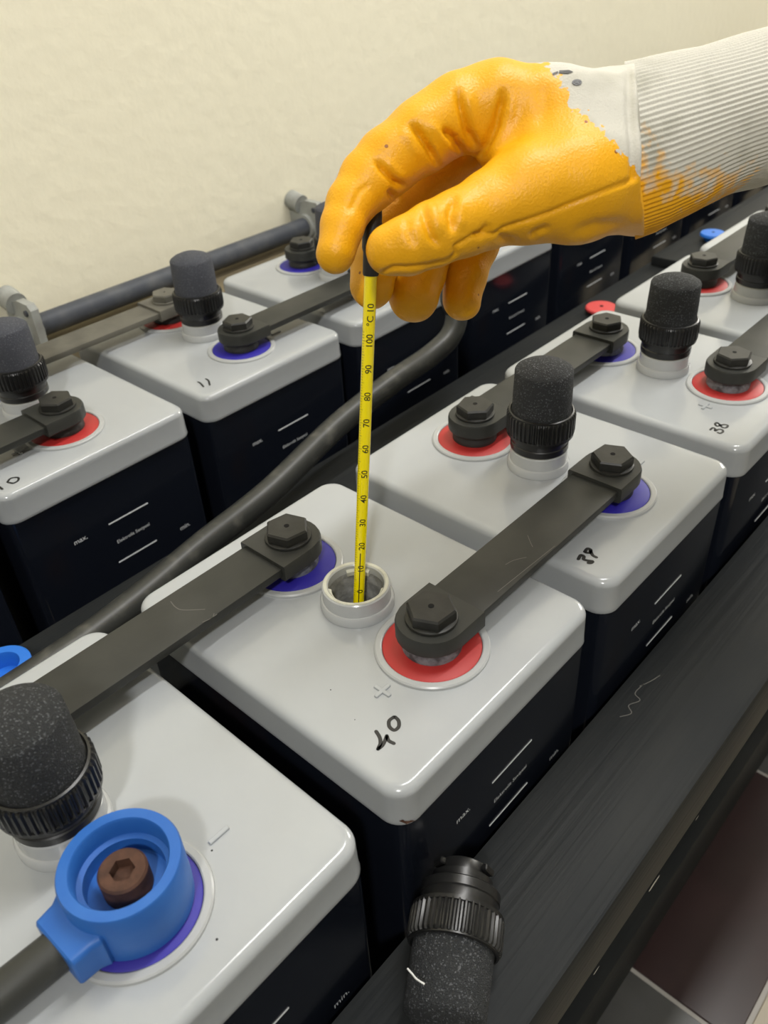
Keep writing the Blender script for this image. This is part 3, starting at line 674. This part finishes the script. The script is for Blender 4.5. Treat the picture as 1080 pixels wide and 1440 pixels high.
def nets(Fv, lo, h):
    inside = Fv < 0; nx, ny, nz = Fv.shape
    c = [(i, j, k) for i in (0, 1) for j in (0, 1) for k in (0, 1)]
    sl = lambda o: (slice(o[0], nx - 1 + o[0]), slice(o[1], ny - 1 + o[1]), slice(o[2], nz - 1 + o[2]))
    cnt = sum(inside[sl(o)].astype(np.int8) for o in c); act = (cnt > 0) & (cnt < 8)
    idx = np.argwhere(act); vid = -np.ones(act.shape, dtype=np.int64); vid[act] = np.arange(len(idx))
    acc = np.zeros((len(idx), 3)); num = np.zeros(len(idx))
    val = {o: Fv[idx[:, 0] + o[0], idx[:, 1] + o[1], idx[:, 2] + o[2]] for o in c}
    for o in c:
        for ax_ in range(3):
            if o[ax_] == 0:
                p = list(o); p[ax_] = 1; p = tuple(p); a, b = val[o], val[p]; cr = (a < 0) != (b < 0)
                t = np.where(cr, a / np.where(cr, a - b, 1), 0)
                q_ = np.tile(np.array(o, float), (len(idx), 1)); q_[:, ax_] = t
                acc[cr] += q_[cr]; num[cr] += 1
    V = lo + h * (idx + acc / num[:, None]); faces = []
    for ax_ in range(3):
        u, v = (ax_ + 1) % 3, (ax_ + 2) % 3
        s0 = [slice(1, None)] * 3; s0[ax_] = slice(0, -1); s1 = [slice(1, None)] * 3; s1[ax_] = slice(1, None)
        a = inside[tuple(s0)]; b = inside[tuple(s1)]
        for cond, fl_ in ((a & ~b, False), (~a & b, True)):
            e = np.argwhere(cond); off = np.ones(3, int); off[ax_] = 0; e = e + off
            q_ = []
            for du, dv in ((-1, -1), (0, -1), (0, 0), (-1, 0)):
                g = e.copy(); g[:, u] += du; g[:, v] += dv
                ok = np.all((g >= 0) & (g < np.array(vid.shape)), axis=1); gg = np.clip(g, 0, np.array(vid.shape) - 1)
                r_ = vid[gg[:, 0], gg[:, 1], gg[:, 2]]; r_[~ok] = -1; q_.append(r_)
            q_ = np.stack(q_, 1); q_ = q_[(q_ >= 0).all(1)]
            faces.append(q_[:, ::-1] if fl_ else q_)
    return V, np.concatenate(faces)

RP = lambda r, d: r * d / F                        # pixel radius at a depth -> metres
FING = {
 'index': [(472, 356, .372, 29), (481, 320, .374, 31), (494, 286, .377, 34), (519, 253, .380, 41), (547, 226, .382, 46), (592, 193, .384, 49), (645, 158, .386, 52), (697, 145, .388, 54)],
 'middle': [(523, 401, .413, 32), (527, 370, .416, 33), (541, 325, .420, 35), (565, 285, .423, 37), (604, 250, .425, 40), (655, 200, .425, 44), (705, 158, .422, 49)],
 'ring': [(582, 417, .428, 36), (588, 385, .432, 37), (600, 345, .437, 38), (622, 300, .441, 39), (660, 240, .443, 40), (715, 180, .444, 46)],
 'little': [(650, 424, .442, 27), (657, 390, .446, 29), (668, 350, .451, 31), (686, 300, .455, 33), (712, 245, .458, 36), (740, 205, .459, 42)],
 'thumb': [(551, 351, .357, 36), (574, 344, .357, 40), (607, 331, .360, 44), (648, 313, .364, 46), (692, 293, .369, 51), (740, 274, .374, 64)],
}
PALM = [((697, 145, .388, 54), (790, 172, .390, 66)), ((790, 172, .390, 66), (895, 205, .405, 98)),
        ((705, 158, .420, 48), (895, 205, .415, 95)), ((715, 180, .442, 46), (895, 205, .42, 92)), ((740, 205, .456, 42), (895, 215, .425, 88)),
        ((740, 274, .374, 64), (800, 260, .380, 74)), ((800, 260, .380, 74), (895, 230, .400, 97)), ((716, 205, .388, 45), (780, 220, .390, 75)), ((895, 215, .41, 100), (960, 195, .412, 96))]
allp = [cpt(*p[:3]) for fg in FING.values() for p in fg] + [cpt(*p[:3]) for pr in PALM for p in pr]
lo = np.min(allp, 0) - .042; hi = np.max(allp, 0) + .042
S = Sdf(lo, hi, .0011)
palm = None
for a, b in PALM:
    d = S.cone(cpt(*a[:3]), cpt(*b[:3]), RP(a[3], a[2]), RP(b[3], b[2])); palm = d if palm is None else smin(palm, d, .010)
total = palm
for nm, pts in FING.items():
    fg = None
    for a, b in zip(pts, pts[1:]):
        d = S.cone(cpt(*a[:3]), cpt(*b[:3]), RP(a[3], a[2]), RP(b[3], b[2])); fg = d if fg is None else smin(fg, d, .0025)
    total = np.minimum(total, smin(fg, palm, .006))
A0 = cpt(888, 213, .412); A1 = cpt(1190, 119, .436); adir = (A1 - A0) / np.linalg.norm(A1 - A0)
SN = np.cross(cpt(884, 98, 1.0), cpt(893, 250, 1.0)); SN /= np.linalg.norm(SN); SN *= np.sign(SN @ adir)      # plane of the sewn seam at the wrist
total = np.maximum(total, (S.X * SN[0] + S.Y * SN[1] + S.Z * SN[2] - .003).astype(np.float32))
Vc, Fq = nets(total, S.lo, S.h); del total, palm
def smooth_verts(V, Fq, it=3, lam=.5):
    e = np.concatenate([Fq[:, [0, 1]], Fq[:, [1, 2]], Fq[:, [2, 3]], Fq[:, [3, 0]]])
    for _ in range(it):
        acc = np.zeros_like(V); n = np.zeros(len(V))
        np.add.at(acc, e[:, 0], V[e[:, 1]]); np.add.at(acc, e[:, 1], V[e[:, 0]]); np.add.at(n, e[:, 0], 1); np.add.at(n, e[:, 1], 1)
        V = V + lam * (acc / n[:, None] - V)
    return V
def normals(V, Fq):
    fn = np.cross(V[Fq[:, 2]] - V[Fq[:, 0]], V[Fq[:, 3]] - V[Fq[:, 1]]); N = np.zeros_like(V)
    for k in range(4): np.add.at(N, Fq[:, k], fn)
    return N / (np.linalg.norm(N, axis=1, keepdims=True) + 1e-12)
Vc = smooth_verts(Vc, Fq, 3)
N = normals(Vc, Fq)
if (N[:, 2] * (Vc[:, 2] - Vc[:, 2].mean())).sum() < 0: Fq = Fq[:, ::-1]; N = -N
def to_px(V): return np.stack([540 + F * V[:, 0] / V[:, 2], 720 + F * V[:, 1] / V[:, 2]], 1)
def segdist(P, pl):
    best = np.full(len(P), 1e9); tt = np.zeros(len(P)); n = len(pl) - 1
    for i, (a, b) in enumerate(zip(pl, pl[1:])):
        a = np.array(a, float); b = np.array(b, float); ab = b - a; t = np.clip(((P - a) @ ab) / (ab @ ab), 0, 1)
        d = np.linalg.norm(P - a - t[:, None] * ab, axis=1); k = d < best; best[k] = d[k]; tt[k] = (i + t[k]) / n
    return best, tt
# folds of the glove: polyline, half width (px), depth (m), taper at the ends; negative depth = ridge
FOLDS = [
 ([(895, 251), (860, 264), (827, 277), (776, 298), (724, 314), (708, 320), (698, 329), (667, 331), (641, 346), (642, 356), (630, 367), (605, 372), (575, 375), (555, 376), (537, 383)], 2.6, .0010, False),
 ([(642, 122), (648, 150), (658, 185), (670, 214)], 5, .0026, True),
 ([(656, 120), (664, 160), (680, 205)], 7, -.0012, True),
 ([(708, 122), (706, 145), (697, 175), (680, 208), (663, 236)], 5, .0026, True),
 ([(722, 130), (716, 165), (700, 200), (680, 235)], 8, -.0014, True),
 ([(576, 172), (590, 188), (606, 212), (618, 238)], 4.5, .0032, True),
 ([(562, 182), (578, 200), (592, 228)], 6, -.0012, True),
 ([(600, 170), (618, 190), (640, 220)], 6, -.0015, True),
 ([(620, 180), (640, 195), (655, 225)], 5, .0026, True),
 ([(526, 222), (540, 240), (556, 256), (572, 264)], 4.0, .0024, True),
 ([(545, 265), (553, 276), (556, 285)], 4, .0018, True),
 ([(540, 222), (556, 240), (574, 254)], 6, -.0010, True),
 ([(488, 300), (496, 290), (505, 270), (523, 256)], 4, .0006, True),
 ([(593, 285), (598, 310), (606, 332), (620, 348)], 5, .0016, True),
 ([(605, 280), (612, 305), (624, 330)], 6, -.0012, True),
 ([(640, 272), (633, 300), (638, 330)], 5, .0016, True),
 ([(650, 275), (648, 300), (652, 325)], 6, -.0010, True),
 ([(570, 300), (574, 325), (585, 350)], 6, .0008, True),
 ([(665, 335), (680, 328), (690, 315)], 5, .0014, True),
 ([(700, 330), (712, 338), (730, 342)], 6, .0016, True),
 ([(745, 335), (755, 325), (775, 318)], 5, .0012, True),
 ([(800, 330), (840, 318), (890, 312)], 9, .0010, True),
 ([(760, 105), (765, 150), (760, 190)], 12, .0007, True),
 ([(885, 100), (886, 150), (890, 200), (893, 245)], 6, .0016, False),
]
PX = to_px(Vc); facing = np.clip(-(N * (Vc / np.linalg.norm(Vc, axis=1, keepdims=True))).sum(1) * 3, 0, 1)
near = Vc[:, 2]
disp = np.zeros(len(Vc))
for pl, wd, dp, taper in FOLDS:
    d, t = segdist(PX, pl); g = np.exp(-(d / wd) ** 2)
    if taper: g *= np.clip(np.minimum(t, 1 - t) * 4, 0, 1)
    disp -= (1.5 if dp > 0 else .8) * dp * g * facing
rng = np.random.RandomState(3)
for k in range(14):          # slight unevenness of the rubber
    v = rng.normal(size=3); v /= np.linalg.norm(v); fq = rng.uniform(120, 420); disp += .00022 * np.sin(Vc @ v * fq + rng.uniform(0, 6)) / (1 + fq / 400)
Vc = Vc + N * disp[:, None]
Vc = smooth_verts(Vc, Fq, 1, .25)
# where the yellow dip ends: signed distance (metres) below the line, a surface marking of the glove itself
EDGE = [(700, 60), (772, 96), (790, 112), (799, 130), (800, 150), (822, 158), (845, 180), (858, 195), (872, 214), (893, 236), (905, 248), (950, 262), (1010, 268), (1100, 270)]
def coat_val(PXv):
    d, _ = segdist(PXv, EDGE)
    ex = np.array([p[0] for p in EDGE], float); ey = np.array([p[1] for p in EDGE], float)
    below = PXv[:, 1] > np.interp(PXv[:, 0], ex, ey)
    left = PXv[:, 0] < 772
    return np.where(below | left, d, -d) * .4 / F
def to_world(V): return CAM + V @ R
def np_mesh(name, V, Fq, material, coat=None):
    me = bpy.data.meshes.new(name); me.from_pydata(V.tolist(), [], Fq.tolist()); me.materials.append(M[material])
    me.polygons.foreach_set('use_smooth', [True] * len(me.polygons))
    if coat is not None:
        at = me.attributes.new('coat', 'FLOAT', 'POINT'); at.data.foreach_set('value', coat.astype(np.float32))
    me.update(); return me
base = to_world(cpt(1010, 190, .415)[None])[0]
pers = empty('person', tuple(base)); tag(pers, 'outstretched arm in an orange-yellow rubber work glove holding the thermometer by its cap', 'person')
gl = obj('glove', np_mesh('glove', to_world(Vc) - base, Fq, 'glove', coat_val(to_px(Vc)) + .0), pers); gl['label'] = 'orange-yellow rubber coated work glove'
# knitted cuff: ribbed tube along the forearm with an oblique end
bx_ = np.cross(adir, [0, 1, 0]); bx_ /= np.linalg.norm(bx_); by_ = np.cross(bx_, adir); by_ *= np.sign(by_[1])      # by_ down in the picture, bx_ in depth
def tube_arm(s0, s1f, hd, hy, nth, ns, rib, nrib, wob):
    V = []; 
    for i in range(ns):
        for k in range(nth):
            a = 2 * PI * k / nth; u = i / (ns - 1)
            st = s0 - (SN @ (A0 + by_ * (hy(0, a) * math.sin(a)) + bx_ * (hd(0, a) * math.cos(a)))) / (SN @ adir)
            s = st + (s1f(a) - st) * u
            ry = hy(max(s, 0), a); rx = hd(max(s, 0), a); e = 1 + rib * math.cos(a * nrib) + wob * math.sin(3 * a + s * 90) * .5 + wob * math.sin(s * 170 + 2 * a)
            V.append(A0 + adir * s + by_ * (ry * math.sin(a) * e) + bx_ * (rx * math.cos(a) * e))
    Fc = [(i * nth + k, i * nth + (k + 1) % nth, (i + 1) * nth + (k + 1) % nth, (i + 1) * nth + k) for i in range(ns - 1) for k in range(nth)]
    return np.array(V), np.array(Fc)
LEN = np.linalg.norm(A1 - A0)
def hyc(s, a):
    r = np.interp(s, [0, .02, .045, .10, .2], [.0405, .0395, .0375, .0375, .039])
    return r * (1.0 if math.sin(a) < 0 else np.interp(s, [0, .03, .06], [1.0, .93, .90]))
Vt, Ft = tube_arm(-.002, lambda a: .055 + .055 * (.5 - .5 * math.sin(a)), lambda s, a: .033, hyc, 480, 40, .0, 0, .004)
# ribs as real relief
ang = np.tile(np.arange(480) * 2 * PI / 480, 40)
axp = A0 + adir * (((Vt - A0) @ adir)[:, None]); rad = Vt - axp; rad /= np.linalg.norm(rad, axis=1, keepdims=True)
Vt = Vt + rad * (.00036 * np.cos(ang * 96))[:, None]
cuff = obj('knit_cuff', np_mesh('knit_cuff', to_world(Vt) - base, Ft, 'cuff', coat_val(to_px(Vt))), pers); cuff['label'] = 'off-white ribbed knit cuff with yellow rubber stain'
Vs, Fs = tube_arm(.035, lambda a: .34, lambda s, a: .031 + .03 * max(0, s - .06), lambda s, a: (.034 + .05 * max(0, s - .05)) * (1.02 if math.sin(a) > 0 else 1.0), 96, 60, 0, 0, .012)
sl_ = obj('sleeve', np_mesh('sleeve', to_world(Vs) - base, Fs, 'sleeve_cloth'), pers); sl_['label'] = 'pale grey cloth sleeve'
# inked mark on the cotton of the glove
bmg = bmesh.new(); bmg.from_mesh(gl.data); bvg = BVHTree.FromBMesh(bmg)
bm = bmesh.new()
def on_glove(px, py):
    h = bvg.ray_cast(Vector(CAM - base), Vector(ray(px, py)).normalized()); return None if h[0] is None else h[0] + h[1] * .0004
def decal(poly):
    vv = [on_glove(a, b) for a, b in poly]
    if all(v is not None for v in vv): bm.faces.new([bm.verts.new(v) for v in vv])
cx, cy = 811, 116.5
for k in range(12):
    a, b = 2 * PI * k / 12, 2 * PI * (k + 1) / 12
    decal([(cx + 7 * math.cos(a), cy + 4.2 * math.sin(a)), (cx + 7 * math.cos(b), cy + 4.2 * math.sin(b)), (cx + 4 * math.cos(b), cy + 2.2 * math.sin(b)), (cx + 4 * math.cos(a), cy + 2.2 * math.sin(a))])
decal([(808, 115), (814, 115), (814, 118), (808, 118)])
decal([(776, 104), (784, 101), (785, 103), (778, 106)]); decal([(786, 100), (800, 99.5), (806, 102), (798, 104.5), (786, 103.5)])
bmg.free()
if len(bm.faces): obj('ink_mark', finish(bm, 'ink_mark', 'marker', 0), gl)
else: bm.free()
